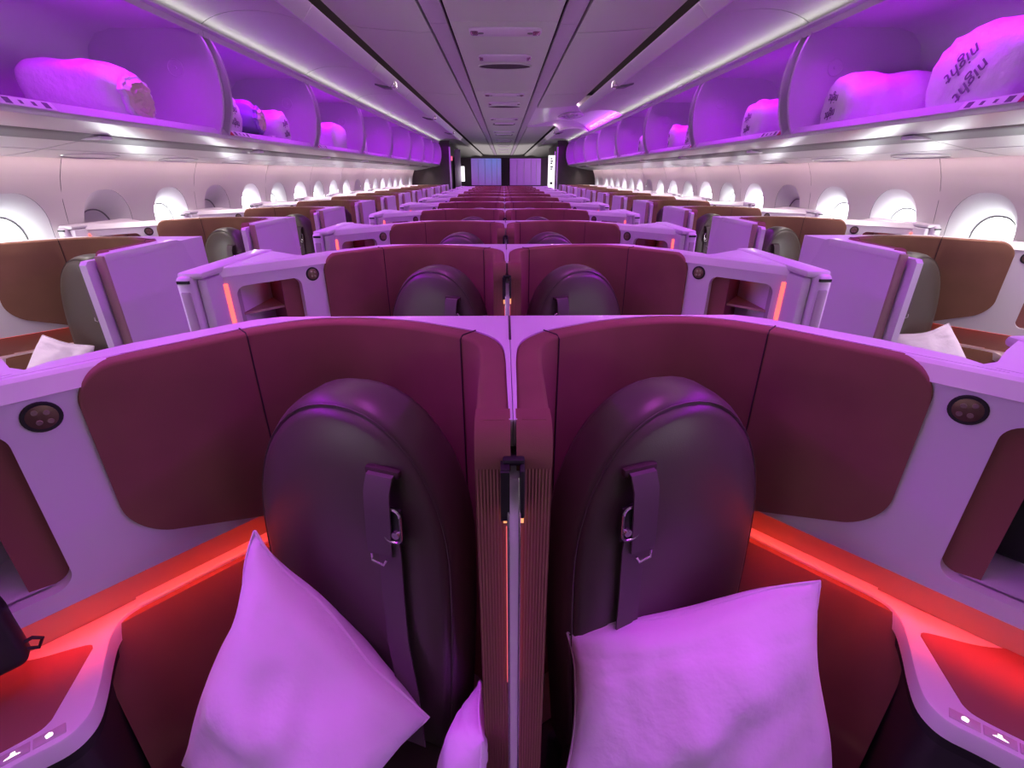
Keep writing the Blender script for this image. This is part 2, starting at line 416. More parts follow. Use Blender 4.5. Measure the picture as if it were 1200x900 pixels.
# ------------------------------------------------------------------ seat
SEAT_AT = (-.262, -.255); SEAT_RZ = math.radians(-20)
def tomb(hw, zt, zb, n=26, rt=.30, e=2.15):
    """outline of the backrest, from right foot over the top to left foot"""
    pts = [(hw * .93, zb), (hw * .98, zb + .2), (hw, zb + .35)]
    for k in range(n + 1):
        a = PI * k / n; c, s = math.cos(a), math.sin(a)
        pts.append((hw * math.copysign(abs(c) ** (2 / e), c), zt - rt + rt * abs(s) ** (2 / e)))
    pts += [(-hw, zb + .35), (-hw * .98, zb + .2), (-hw * .93, zb)]
    return pts
def lean(x, y, z): return Vector((x, y - (1.0 - z) * .055, z))
def make_seat():
    root = empty('airline_seat')
    bm = bmesh.new(); loops = []
    for y, k in ((.036, .90), (.028, .97), (.012, 1.0), (-.018, 1.0), (-.040, .99), (-.055, .965), (-.064, .93)):
        hw = .208 * k; zt = 1.197 - (1 - k) * .23; loops.append([lean(x, y, z) for x, z in tomb(hw, zt, .42)])
    loft(bm, loops); back = obj('backrest', bm, 'leather', root, angle=60)
    # front pad, gently domed
    bm = bmesh.new(); loops = []
    for y, k in ((-.058, .932), (-.068, .918), (-.075, .86), (-.082, .70), (-.086, .45), (-.087, .2)):
        loops.append([lean(x * k, y, .83 + (z - .83) * (k + (1 - k) * .35 if k > .8 else k)) for x, z in tomb(.208, 1.195, .44)])
    loft(bm, loops); pad = obj('back_pad', bm, 'leather', root, angle=60)
    out = [lean(x, -.0650, z) for x, z in tomb(.208 * .94, 1.197 - .06 * .23, .45)]
    obj('piping', tube(bmesh.new(), out, .0014, 6), 'leather', back)
    obj('stitch', tube(bmesh.new(), [lean(x, -.0815 + .010 * (x / .19) ** 2, .905 - .035 * math.cos(x / .19 * 1.5)) for x in [-.17 + .34 * k / 20 for k in range(21)]], .0013, 5), 'seam', pad)
    obj('stitch', tube(bmesh.new(), [lean(.145, -.0775, z) for z in (.60, .7, .8, .87)], .0013, 5), 'seam', pad)
    # headrest roll gives the shaded crown
    # harness: slot, strap, buckle, tail
    sx = .094
    obj('stitch', tube(bmesh.new(), [lean(x, -.074 + .006 * (x - .125) / .06, .885 + .05 * (x - .125)) for x in (.125, .145, .165, .185)], .0013, 5), 'seam', pad)
    slot = bmesh.new(); box(slot, sx - .031, sx + .031, -.0900, -.078, 1.088, 1.102, bev=.004)
    for v in slot.verts: v.co = lean(*v.co)
    obj('belt_slot', slot, 'seam', pad)
    belt = empty('seat_belt'); belt.parent = root
    sl = bmesh.new(); sd = (1, 0, 0)
    ribbon(sl, [lean(sx, -.080, 1.096), lean(sx, -.096, 1.093), lean(sx - .001, -.105, 1.07), lean(sx - .004, -.104, 1.02), lean(sx - .008, -.100, .97), lean(sx - .010, -.097, .945)], sd, .046, .0035)
    obj('strap', sl, 'belt', belt)
    tl = bmesh.new()
    ribbon(tl, [lean(sx - .004, -.092, 1.04), lean(sx + .006, -.093, .95), lean(sx + .006, -.094, .85), lean(sx + .010, -.098, .76), lean(sx + .03, -.11, .66), lean(sx + .05, -.13, .56)], sd, .043, .003)
    obj('strap', tl, 'belt', belt)
    bk = bmesh.new(); rr = roundrect(.030, .062, .012, 5)
    tube(bk, [lean(sx + .020 + u, -.101, 1.01 + v) for u, v in rr + rr[:1]], .0024, 6)
    obj('buckle', bk, 'metal', belt)
    b3 = bmesh.new(); disc(b3, lean(sx + .028, -.100, .998), (0, -1, 0), .007, .008, 14); obj('buckle_pin', b3, 'metal', belt)
    b4 = bmesh.new(); box(b4, sx + .005, sx + .036, -.099, -.091, .975, 1.04, bev=.003)
    for v in b4.verts: v.co = lean(*v.co)
    obj('buckle_housing', b4, 'black', belt)
    cl = bmesh.new(); tube(cl, [lean(sx - .022, -.103, .948), lean(sx - .022, -.104, .934), lean(sx, -.105, .931), lean(sx + .006, -.104, .942)], .0022, 6)
    obj('clip', cl, 'metal', belt)
    # cushion and base
    cu = bmesh.new()
    loops = []
    for z, k in ((.34, .96), (.36, 1.0), (.43, 1.0), (.455, .965), (.465, .90)):
        loops.append([(x * k, -.31 + y * k, z) for x, y in roundrect(.43, .50, .06, 6)])
    loft(cu, loops); obj('seat_cushion', cu, 'leather', root, angle=60)
    bs = bmesh.new(); box(bs, -.19, .19, -.50, .02, .0, .345, bev=.02); obj('seat_base', bs, 'dark', root)
    return root

def seat_pos(side, ox, oy):
    return (ox + side * -SEAT_AT[0] * 1.0 if side > 0 else ox + SEAT_AT[0], oy + SEAT_AT[1], 0)

# left originals, right mirrors
protoC = make_suite(False); protoW = make_suite(True); protoS = make_seat()
for o in (protoC, protoW): pass
PR = {(-1, 'c'): protoC, (-1, 'w'): protoW, (-1, 's'): protoS}
for key in ('c', 'w', 's'): PR[(1, key)] = mirror_tree(PR[(-1, key)])
used = set()
def take(key):
    if key in used: return copy_tree(PR[key])
    used.add(key); return PR[key]
copies = []
for r in range(ROWS):
    for side in (-1, 1):
        sname = 'left' if side < 0 else 'right'
        y = Y0 + PITCH * r
        copies.append((side, 'c', (0, y, 0), f'white maroon-lined suite shell just {sname} of the centre divider, {ORD[r]} row', 'centre suites', r))
        yw = YW + PITCH * r
        copies.append((side, 'w', (side * XW, yw, 0), f'white brown-lined suite shell beside the {sname} windows, {ORD[r]} row', 'window suites', r))
# copies must be made from untouched prototypes: make the copies first, then place
made = []
cnt = {}
for side, key, loc, lab, grp, r in copies:
    pk = (side, key)
    if cnt.get(pk, 0) == 0: root = PR[pk]
    else: root = copy_tree(PR[pk])
    cnt[pk] = cnt.get(pk, 0) + 1
    pos = 'centre' if key == 'c' else 'window'
    sname = 'left' if side < 0 else 'right'
    made.append((root, loc, lab, 'seat suite', grp, 0))
    sk = (side, 's')
    if cnt.get(sk, 0) == 0: st = PR[sk]
    else: st = copy_tree(PR[sk])
    cnt[sk] = cnt.get(sk, 0) + 1
    sl = (loc[0] + (SEAT_AT[0] if side < 0 else -SEAT_AT[0]), loc[1] + SEAT_AT[1], 0)
    desc = 'dark purple-brown leather' if key == 'c' else 'grey-brown leather'
    where = f'just {sname} of the centre divider' if key == 'c' else f'beside the {sname} windows'
    made.append((st, sl, f'{desc} seat with shoulder belt, {where}, {ORD[r]} row', 'seat', pos + ' seats', SEAT_RZ if side < 0 else -SEAT_RZ))
for root, loc, lab, cat, grp, rz in made:
    root.location = loc; root.rotation_euler = (0, 0, rz); tag(root, lab, cat, grp)

# ------------------------------------------------------------------ privacy dividers on the centre line
def make_divider():
    root = empty('privacy_divider')
    b = bmesh.new()
    prof = [(-.40, .10), (-.53, .10), (-.53, 1.10), (-.505, 1.18), (-.47, 1.205), (-.42, 1.205)]
    loft(b, [[(x, y, z) for y, z in prof] for x in (-.0072, .0072)])
    obj('screen', b, 'white', root, angle=20)
    for s in (-1, 1):
        b = bmesh.new(); tube(b, [(s * .0068, -.531, .10), (s * .0068, -.531, 1.10), (s * .0068, -.506, 1.182)], .0017, 6)
        obj('edge_trim', b, 'metal', root)
        h = bmesh.new(); box(h, s * .0075, s * .0135, -.520, -.46, 1.13, 1.20, bev=.0025); obj('guide', h, 'black', root)
        a = bmesh.new(); box(a, s * .0085, s * .0130, -.5005, -.497, 1.108, 1.128); obj('amber_light', a, 'warm', root)
        l = bmesh.new(); box(l, s * .0075, s * .0095, -.501, -.497, .80, 1.10); obj('glow_strip', l, 'redglint', root)  # glowing strip stands in for the amber light's reflection along the screen
    b = bmesh.new(); box(b, -.0135, .0135, -.505, -.47, 1.197, 1.206, bev=.003); obj('top_guide', b, 'black', root)
    return root
dv = make_divider(); dvs = [dv] + [copy_tree(dv) for _ in range(ROWS - 1)]
for r, o in enumerate(dvs):
    o.location = (0, Y0 + PITCH * r, 0)
    tag(o, f'slim white sliding screen between the two centre suites of the {ORD[r]} row', 'privacy screen', 'centre privacy screens')

# ------------------------------------------------------------------ pillows
def make_pillow(name, c, thick, label, group, seed=0, nu=48, puff=1.0, mat_='pillow', sag=None):
    """c = four corners (top-left, top-right, bottom-right, bottom-left) in space; a closed stuffed cushion between them"""
    c = [Vector(p) for p in c]; ctr = sum(c, Vector()) / 4
    nrm = ((c[1] - c[0]).cross(c[3] - c[0])).normalized()
    bm = bmesh.new(); g = [[], []]
    rnd = random.Random(seed); off = Vector((rnd.uniform(0, 50), rnd.uniform(0, 50), rnd.uniform(0, 50)))
    for s in (0, 1):
        for i in range(nu + 1):
            row = []
            for j in range(nu + 1):
                u, v = j / nu, i / nu
                p = (c[0] * (1 - u) + c[1] * u) * (1 - v) + (c[3] * (1 - u) + c[2] * u) * v
                a, b = 2 * u - 1, 2 * v - 1
                pull = .06 * (1 - a * a) * abs(b) ** 6; pull2 = .06 * (1 - b * b) * abs(a) ** 6
                p = p.lerp(ctr, pull + pull2)
                rimk = max(abs(a), abs(b)) ** 8
                p = p + Vector((noise.noise(p * 6 + off * 3), noise.noise(p * 6 + off * 4), noise.noise(p * 6 + off * 5))) * .016 * rimk
                h = ((1 - abs(a) ** 2.6) * (1 - abs(b) ** 2.6)) ** .55
                sg = 1 if s == 0 else -1
                w = noise.noise(p * 7 + off) * .030 + noise.noise(Vector((p.x * 20, p.y * 20, p.z * 9)) + off) * .009
                fold = math.sin((u * 1.4 + v) * 9 + off.x) * noise.noise(p * 5 + off * 2) * .016
                ridge = .007 * math.exp(-((v - .085 - .02 * math.sin(u * 5)) / .018) ** 2) + .004 * math.exp(-((v - .14 - .02 * math.sin(u * 7 + 1)) / .014) ** 2)
                w += ridge + .004 * math.sin(u * 38 + 6 * v) * math.exp(-v / .12) * noise.noise(p * 11 + off)
                edge = min(1, 6 * min(u, 1 - u, v, 1 - v) + .15)
                q = p + nrm * (sg * thick * h * puff + (w + fold) * edge * .9 * min(1, h + .25))
                row.append(bm.verts.new(q) if (s == 0 or (0 < i < nu and 0 < j < nu)) else g[0][i][j])
            g[s].append(row)
    for s in (0, 1):
        for i in range(nu):
            for j in range(nu):
                q = (g[s][i][j], g[s][i][j + 1], g[s][i + 1][j + 1], g[s][i + 1][j])
                bm.faces.new(q if s == 0 else q[::-1])
    for v in bm.verts: v.co -= ctr
    G = g[0]; rim = [v.co.copy() for v in G[0]] + [G[i][nu].co.copy() for i in range(1, nu + 1)] + [G[nu][j].co.copy() for j in range(nu - 1, -1, -1)] + [G[i][0].co.copy() for i in range(nu - 1, 0, -1)]
    o = obj(name, bm, mat_, None, angle=80); o.location = ctr
    tag(o, label, 'pillow', group)
    # welt seam round the rim
    obj('piping', tube(bmesh.new(), rim + rim[:1], .0028, 5), mat_, o)
    return o
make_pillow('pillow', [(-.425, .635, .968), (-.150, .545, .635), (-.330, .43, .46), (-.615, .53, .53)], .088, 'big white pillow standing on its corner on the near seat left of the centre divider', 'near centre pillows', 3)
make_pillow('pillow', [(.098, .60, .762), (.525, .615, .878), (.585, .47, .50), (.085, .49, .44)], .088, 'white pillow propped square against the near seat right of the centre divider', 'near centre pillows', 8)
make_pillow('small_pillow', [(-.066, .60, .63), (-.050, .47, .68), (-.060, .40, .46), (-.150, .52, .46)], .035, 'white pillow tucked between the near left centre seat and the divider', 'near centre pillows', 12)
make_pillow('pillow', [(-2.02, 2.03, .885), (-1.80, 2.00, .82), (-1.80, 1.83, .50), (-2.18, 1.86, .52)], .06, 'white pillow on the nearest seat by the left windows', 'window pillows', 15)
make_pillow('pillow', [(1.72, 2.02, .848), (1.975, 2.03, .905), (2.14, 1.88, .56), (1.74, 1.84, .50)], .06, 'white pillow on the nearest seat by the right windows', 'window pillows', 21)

# headset bags in the near cubbies
def pouch(loc, rz, label, w, h):
    root = empty('headset_pouch', loc, rz, label, 'pouch', 'headset pouches')
    b = bmesh.new(); loops = []
    for y, k in ((-.028, .86), (-.024, .96), (0, 1.0), (.022, .96), (.026, .86)):
        loops.append([(x * k + (.006 * math.sin(z * 60) if abs(y) < .02 else 0), y + .004 * math.sin(x * 40 + z * 30), z * k + h / 2) for x, z in roundrect(w, h, .014, 5)])
    loft(b, loops); obj('body', b, 'black', root, angle=60)
    t = bmesh.new(); tube(t, [(w * .47, -.01, .02), (w * .47 + .014, -.012, .012), (w * .47 + .022, -.012, .026), (w * .47 + .012, -.01, .034), (w * .46, -.01, .032)], .003, 6)
    obj('loop', t, 'black', root)
    return root
pouch((-.835, .497, .805), math.radians(46), 'black pouch standing in the cubby of the near left centre suite', .15, .125)
pouch((.93, .66, .877), math.radians(-46), 'black pouch inside the cubby of the near right centre suite', .12, .12)

# ------------------------------------------------------------------ overhead bins
BIN_L, BINP = 1.50, 1.62
def plate_outline():
    fr = catmull([(1.805, 1.745), (1.765, 1.84), (1.742, 1.94), (1.738, 2.04), (1.752, 2.15), (1.785, 2.24), (1.825, 2.30)], 4)
    return [(p.x, p.y) for p in fr] + [(2.30, 2.315), (2.41, 2.285), (2.48, 2.22), (2.52, 2.10), (2.52, 1.72), (1.86, 1.705)]
def make_bin(door=True, latch=True):
    """a bin of the left side, x negated; y from 0 to BIN_L"""
    root = empty('overhead_bin')
    L = BIN_L
    pl = plate_outline()
    for y0, y1, g in ((-.016, 0, 1), (L, L + .016, -1)):
        b = yprism(bmesh.new(), [(-x, z) for x, z in pl], y0, y1); o = obj('side_wall', b, 'binin', root, angle=30)
        # moulded round boss
        bs = bmesh.new(); yy = y1 if g > 0 else y0
        pts = [(-1.98 + .045 * math.cos(2 * PI * k / 18), yy, 2.10 + .045 * math.sin(2 * PI * k / 18)) for k in range(19)]
        tube(bs, pts, .004, 5); disc(bs, (-1.98, yy, 2.10), (0, g, 0), .010, .006, 12)
        obj('boss', bs, 'binin', o)
        rim = bmesh.new(); tube(rim, [(-x, (y0 + y1) / 2, z) for x, z in pl[:25]], .009, 6); obj('edge', rim, 'binin', o)
    yb0, yb1 = (-.06, L + .06)
    b = yprism(bmesh.new(), [(-x, z) for x, z in [(1.86, 1.80), (1.80, 1.92), (1.79, 2.05), (1.80, 2.15), (1.86, 2.28), (2.4, 2.28), (2.5, 2.1), (2.5, 1.8)]], L + .0165, L + .0595)
    obj('divider_filler', b, 'binin', root, angle=30)
    b = yprism(bmesh.new(), [(-x, z) for x, z in [(1.86, 1.80), (1.80, 1.92), (1.79, 2.05), (1.80, 2.15), (1.86, 2.28), (2.4, 2.28), (2.5, 2.1), (2.5, 1.8)]], -.0595, -.0165)
    obj('divider_filler', b, 'binin', root, angle=30)
    inner = [(1.812, 1.746), (2.0, 1.744), (2.44, 1.748), (2.49, 1.80), (2.495, 2.10), (2.46, 2.21), (2.40, 2.27), (2.30, 2.297), (1.84, 2.297)]
    outer = [(1.84, 2.318), (2.31, 2.318), (2.42, 2.29), (2.49, 2.225), (2.525, 2.10), (2.52, 1.72), (2.0, 1.715), (1.805, 1.728)]
    b = yprism(bmesh.new(), [(-x, z) for x, z in inner + outer], -.058, L + .058); obj('liner', b, 'binin', root, angle=40)
    # silver underside with a grey channel and service panels
    lip = [(1.800, 1.747), (1.796, 1.738), (1.800, 1.724), (1.86, 1.703), (1.925, 1.6885), (1.925, 1.70), (1.85, 1.715), (1.812, 1.735)]
    obj('lip', yprism(bmesh.new(), [(-x, z) for x, z in lip], -.0585, L + .0585), 'silver', root, angle=40)
    obj('channel', yprism(bmesh.new(), [(-x, z) for x, z in [(1.925, 1.693), (1.94, 1.682), (1.985, 1.677), (2.06, 1.660), (2.06, 1.70), (1.925, 1.71)]], -.0585, L + .0585), 'slot', root)
    for y0, y1 in ((-.0585, .69), (.70, L + .0585)):
        obj('service_panel', yprism(bmesh.new(), [(-x, z) for x, z in [(2.06, 1.6625), (2.13, 1.650), (2.245, 1.6285), (2.245, 1.66), (2.06, 1.69)]], y0, y1), 'silver', root)
        ov = obj('lower_panel', yprism(bmesh.new(), [(-x, z) for x, z in [(2.25, 1.6265), (2.38, 1.606), (2.47, 1.597), (2.47, 1.64), (2.25, 1.66)]], y0 + .002, y1 - .002), 'silver', root)
        cy = (y0 + y1) / 2
        rg = bmesh.new(); pts = [(-2.36 - .07 * math.sin(2 * PI * k / 24), cy + .20 * math.cos(2 * PI * k / 24), 1.6085 + .0105 * math.sin(2 * PI * k / 24) * -1) for k in range(25)]
        tube(rg, pts, .0035, 6); obj('lamp_ring', rg, 'silver', ov)
    rf = bmesh.new(); box(rf, -1.70 - .35, -1.70 - .225, .66, .73, 1.667, 1.684, bev=.004); obj('reflector', rf, 'cap', root)
    obj('sill', yprism(bmesh.new(), [(-x, z) for x, z in [(1.797, 1.746), (1.822, 1.780), (1.835, 1.780), (1.835, 1.746)]], -.0585, L + .0585), 'binin', root)
    # top rail with the violet light under it
    obj('top_rail', yprism(bmesh.new(), [(-x, z) for x, z in [(1.772, 2.318), (1.768, 2.306), (1.800, 2.300), (1.800, 2.268), (1.806, 2.266), (1.809, 2.318)]], -.058, L + .058), 'binin', root)
    obj('rail_gap', yprism(bmesh.new(), [(-x, z) for x, z in [(1.8095, 2.285), (1.822, 2.285), (1.822, 2.296), (1.8095, 2.296)]], -.058, L + .058), 'darkgap', root)
    # placard at the near end of the lip, on the sloping sill
    def sl(t, d): return Vector((-1.797 - .025 * t + .8 * d, 0, 1.746 + .034 * t + .59 * d))
    def slab_on(y0, y1, t0, t1, d0, d1):
        return loft_box([(sl(t, d), y) for y in (y0, y1) for t, d in ((t0, d0), (t1, d0), (t1, d1), (t0, d1))])
    def loft_box(q):
        b = bmesh.new(); P_ = [(p.x, y, p.z) for p, y in q]; loft(b, [P_[:4], P_[4:]]); return b
    pc = obj('placard', slab_on(.06, .30, .08, .92, 0, .0016), 'cap', root)
    obj('tab', slab_on(.015, .058, .08, .92, 0, .0018), 'red', pc)
    for k, (w_, h_) in enumerate(((.014, .30), (.007, .18), (.008, .20), (.014, .30))):
        cy = .10 + .055 * k
        obj('symbol', slab_on(cy - w_, cy + w_, .5 - h_, .5 + h_, .0012, .0022), 'print', pc)
    if door:
        und = [(1.822, 2.318), (1.74, 2.362), (1.62, 2.392), (1.48, 2.398), (1.34, 2.384), (1.205, 2.352)]
        und = [(p.x, p.y) for p in catmull(und, 4)]
        topc = [(1.20, 2.40), (1.34, 2.425), (1.48, 2.436), (1.62, 2.430), (1.75, 2.395), (1.825, 2.345)]
        dr = obj('door', yprism(bmesh.new(), [(-x, z) for x, z in und + topc], -.055, L + .055), 'ceil', root, angle=30)
        obj('door_edge', yprism(bmesh.new(), [(-x, z) for x, z in [(1.206, 2.350), (1.196, 2.349), (1.135, 2.418), (1.130, 2.432), (1.206, 2.42)]], -.055, L + .055), 'cap', dr)
        if latch:
            cy = L / 2; lt = obj('latch', BX(-1.188, -1.140, cy - .06, cy + .06, 2.345, 2.405, bev=.008), 'metal', dr)
            b = bmesh.new(); loft(b, [[(-1.19, cy - .05, 2.354), (-1.19, cy + .05, 2.354), (-1.19, cy + .045, 2.336), (-1.19, cy - .045, 2.336)], [(-1.27, cy - .065, 2.362), (-1.27, cy + .03, 2.362), (-1.27, cy + .03, 2.338), (-1.27, cy - .065, 2.338)], [(-1.36, cy - .02, 2.384), (-1.36, cy + .01, 2.384), (-1.36, cy + .01, 2.372), (-1.36, cy - .02, 2.372)]])
            obj('hook', b, 'slot', lt)
    return root
pb = {(True, True): make_bin(True, True), (True, False): make_bin(True, False)}
pb[(False, False)] = make_bin(False, False)
allb = []
bin_protos = list(pb.values())
mir = {k: mirror_tree(v) for k, v in pb.items()}
usedb = set()
for side in (-1, 1):
    for k in range(-1, 8):
        key = (True, k % 2 == 0)
        if side > 0 and k in (4, 5): key = (False, False)
        src = pb[key] if side < 0 else mir[key]
        if (side, key) in usedb: o = copy_tree(src)
        else: o = src; usedb.add((side, key))
        y = (1.93 if side < 0 else 1.85) + BINP * k
        allb.append((o, side, k, y))
for o, side, k, y in allb:
    o.location = (0, y, 0); s = 'left' if side < 0 else 'right'
    od = ['cut off at the end', 'nearest fully seen', 'second', 'third', 'fourth', 'fifth', 'sixth', 'seventh', 'farthest'][k + 1]
    tag(o, f'open violet-lit overhead bin above the {s} windows, {od} of its row', 'overhead bin', f'overhead bins on the {s}')
for key, v in list(pb.items()) + list(mir.items()):
    pass
# drop prototypes that were never placed
placed = {o for o, *_ in allb}
def kill(o):
    for ch in list(o.children): kill(ch)
    bpy.data.objects.remove(o)
for v in list(pb.values()) + list(mir.values()):
    if v not in placed: kill(v)

# ------------------------------------------------------------------ bags in the bins
def make_bag(p0, p1, w, h, label, opening=False, text=None, seed=0, m='bag', name='duvet_bag', z=1.752, cat='bag', pinch=.55, group='bags of bedding in the bins', flat=2.6, side_mouth=None, tsize=.068, tilt=0):
    p0 = Vector((*p0, z)); p1 = Vector((*p1, z)); ax = (p1 - p0); L = ax.length; ax.normalize(); sd = Vector((-ax.y, ax.x, 0)) * -1
    ctr = (p0 + p1) / 2; rnd = random.Random(seed); off = Vector((rnd.uniform(0, 99), rnd.uniform(0, 99), 0))
    bm = bmesh.new(); loops = []; nl, nr = 22, 30
    for i in range(nl + 1):
        t = i / nl
        e0 = min(1, t / .16); e1 = min(1, (1 - t) / (.26 if opening else .16))
        k0 = (1 - (1 - e0) ** 2.2) ** .5; k1 = (1 - (1 - e1) ** 2.2) ** .5
        sc = (.30 + .70 * k0) * ((pinch + (1 - pinch) * k1) if True else 1)
        lp = []
        for j in range(nr):
            a = 2 * PI * j / nr; c, s = math.cos(a), math.sin(a)
            x = w / 2 * sc * math.copysign(abs(c) ** (2 / flat), c)
            zz = h / 2 * (.25 + .75 * sc) * math.copysign(abs(s) ** (2 / flat), s)
            q = p0 + ax * (L * t) + sd * x + Vector((0, 0, h / 2 * (.55 + .45 * sc) + zz * (1 if s > 0 else 1)))
            n = noise.noise(q * 9 + off) * .022 + noise.noise(Vector((a * 4, t * 3, 0)) + off) * .016 * (1 - e1 + .3)
            n += math.sin(a * 11 + 5 * noise.noise(q * 5 + off)) * (.008 if opening else .005) * (max(0, t - .45) / .55) ** 1.2
            d = (q - (p0 + ax * (L * t) + Vector((0, 0, h / 2)))).normalized()
            q = q + d * n
            if q.z < z + .003: q.z = z + .003
            lp.append(q - ctr)
        loops.append(lp)
    if opening:     # gathered mouth: rim, then the cloth goes inside
        last = loops[-1]; cen = sum(last, Vector()) / len(last)
        loops.append([cen + (p - cen) * .86 + ax * .012 for p in last])
    loft(bm, loops)
    o = obj(name, bm, m, None, angle=80); o.location = ctr; tag(o, label, cat, group)
    last = loops[-1]; cen = sum(last, Vector()) / len(last)
    if opening:
        b = bmesh.new()
        loft(b, [[cen + (p - cen) * k + ax * (q + noise.noise(p * 30) * .01) for p in last] for k, q in ((.97, .016), (.80, .034), (.66, .018), (.5, .036), (.34, .020), (.15, .034))])
        mo = obj('mouth', b, 'bagin', o); mo['label'] = 'gathered open mouth showing pinkish bedding'
        el = bmesh.new(); tube(el, [cen + (p - cen) * 1.0 + ax * .004 for p in last + last[:1]], [.015 + .004 * math.sin(k * 2.4) for k in range(len(last) + 1)], 8); obj('elastic_hem', el, m, o)
    if side_mouth:
        t, nv, rx, rz = side_mouth
        nv = Vector(nv).normalized(); vv = Vector((0, 0, 1)); vv = (vv - nv * vv.dot(nv)).normalized(); uu = vv.cross(nv)
        base = p0 + ax * (L * t) + Vector((0, 0, h * .5)) - ctr
        hit, loc, nn, fi = o.ray_cast(base + nv * 1.0, -nv)
        cc = loc + nv * .004
        rim = [cc + uu * rx * math.cos(2 * PI * k / 40) + vv * rz * math.sin(2 * PI * k / 40) + nv * (.010 + .006 * math.sin(k * 2.9)) for k in range(40)]
        b = bmesh.new(); loft(b, [[cc + (p - cc) * q + nv * (d + .010 * math.sin(6 * q + 3 * (p - cc).dot(uu) / rx)) for p in rim] for q, d in ((1.0, .0), (.8, .006), (.6, -.004), (.42, .008), (.25, -.002), (.1, .006))])
        mo = obj('mouth', b, 'bagin', o); mo['label'] = 'gathered open mouth showing pinkish bedding'
        b = bmesh.new(); rr = [.016 + .006 * math.sin(k * 3.7) for k in range(41)]; tube(b, rim + rim[:1], rr, 8); obj('elastic_hem', b, m, o)
    if text:
        me = text_mesh(text, tsize)
        for row in (0, 1):
            mm = me.copy()
            mm.materials.append(M['print'])
            X = -sd if False else sd * -1
            up = Vector((0, 0, 1)); nrm = ax
            X = up.cross(nrm).normalized()
            R = Matrix((X, up, nrm)).transposed().to_4x4()
            spin = Matrix.Rotation(PI + tilt + rnd.uniform(-.2, .2), 4, 'Z')
            pos = cen + ax * .004 + (spin.to_3x3() @ Vector((0, tsize * (.75 - 1.3 * row), 0))).x * X + Vector((0, 0, (spin.to_3x3() @ Vector((0, tsize * (.6 - 1.2 * row), 0))).y))
            mm.transform(Matrix.Translation(pos) @ R @ spin)
            t_ = link('lettering', mm, o)
    return o
BL = -1
def lb(x0, y0, x1, y1, *a, **k): return make_bag((-x0, y0), (-x1, y1), *a, **k)
def rb_(x0, y0, x1, y1, *a, **k): return make_bag((x0, y0), (x1, y1), *a, **k)
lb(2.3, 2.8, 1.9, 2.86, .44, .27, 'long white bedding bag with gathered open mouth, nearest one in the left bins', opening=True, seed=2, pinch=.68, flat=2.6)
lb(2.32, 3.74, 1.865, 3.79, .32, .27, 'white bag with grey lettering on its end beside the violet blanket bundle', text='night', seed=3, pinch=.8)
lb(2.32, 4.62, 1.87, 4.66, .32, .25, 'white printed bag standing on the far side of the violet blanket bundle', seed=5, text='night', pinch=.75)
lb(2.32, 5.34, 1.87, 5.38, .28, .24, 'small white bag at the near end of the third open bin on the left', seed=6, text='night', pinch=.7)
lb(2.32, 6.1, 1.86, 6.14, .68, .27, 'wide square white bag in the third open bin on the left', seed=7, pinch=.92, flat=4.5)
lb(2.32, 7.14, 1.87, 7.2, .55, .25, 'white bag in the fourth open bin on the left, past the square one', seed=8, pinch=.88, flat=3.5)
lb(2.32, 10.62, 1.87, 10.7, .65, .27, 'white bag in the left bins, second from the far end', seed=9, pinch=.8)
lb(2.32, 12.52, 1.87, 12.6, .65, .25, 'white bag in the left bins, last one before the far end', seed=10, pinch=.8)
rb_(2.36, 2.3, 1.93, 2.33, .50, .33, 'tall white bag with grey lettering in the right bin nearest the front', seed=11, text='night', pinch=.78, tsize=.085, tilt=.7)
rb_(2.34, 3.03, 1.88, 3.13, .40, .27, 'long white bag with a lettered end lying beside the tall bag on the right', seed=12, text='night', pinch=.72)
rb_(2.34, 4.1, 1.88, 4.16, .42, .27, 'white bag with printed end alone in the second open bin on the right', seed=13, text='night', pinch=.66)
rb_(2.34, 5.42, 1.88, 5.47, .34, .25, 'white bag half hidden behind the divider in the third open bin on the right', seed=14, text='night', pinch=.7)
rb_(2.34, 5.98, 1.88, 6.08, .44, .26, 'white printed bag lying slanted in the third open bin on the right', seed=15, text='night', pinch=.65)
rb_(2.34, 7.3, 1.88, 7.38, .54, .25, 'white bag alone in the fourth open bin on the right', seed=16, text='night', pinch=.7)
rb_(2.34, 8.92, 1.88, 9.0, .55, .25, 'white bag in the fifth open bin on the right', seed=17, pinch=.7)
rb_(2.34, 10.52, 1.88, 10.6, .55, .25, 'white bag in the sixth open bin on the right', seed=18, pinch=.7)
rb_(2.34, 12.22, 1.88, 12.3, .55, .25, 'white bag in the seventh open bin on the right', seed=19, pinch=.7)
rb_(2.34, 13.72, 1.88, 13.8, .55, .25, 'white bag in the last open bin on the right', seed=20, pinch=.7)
# violet blanket bundle with a black carry strap, and the dark tray it lies on
bl = make_bag((-2.28, 4.12), (-1.90, 4.20), .30, .23, 'rolled violet blanket with a black carry strap between two white bags', seed=31, m='violet', name='blanket_bundle', z=1.792, cat='blanket', opening=True, pinch=.7, group='loose bedding')
st = bmesh.new(); tube(st, [(-.02 + .10 * math.cos(a), -.05 + .05 * math.cos(a), .205 + .045 * math.sin(a)) for a in [PI * k / 10 for k in range(11)]], .008, 6)
obj('carry_strap', st, 'black', bl)
tr = empty('storage_tray', (-2.06, 4.22, 1.752), 0, 'flat black tray with a white corner tag under the violet blanket', 'tray')
b = bmesh.new(); box(b, -.20, .20, -.22, .22, 0, .032, bev=.006); obj('tray_body', b, 'black', tr)
b = bmesh.new(); box(b, .17, .206, .10, .16, .004, .044, bev=.003); obj('tag', b, 'cap', tr)
b = bmesh.new(); box(b, .196, .2025, -.18, .08, .020, .026); obj('stripe', b, 'cap', tr)

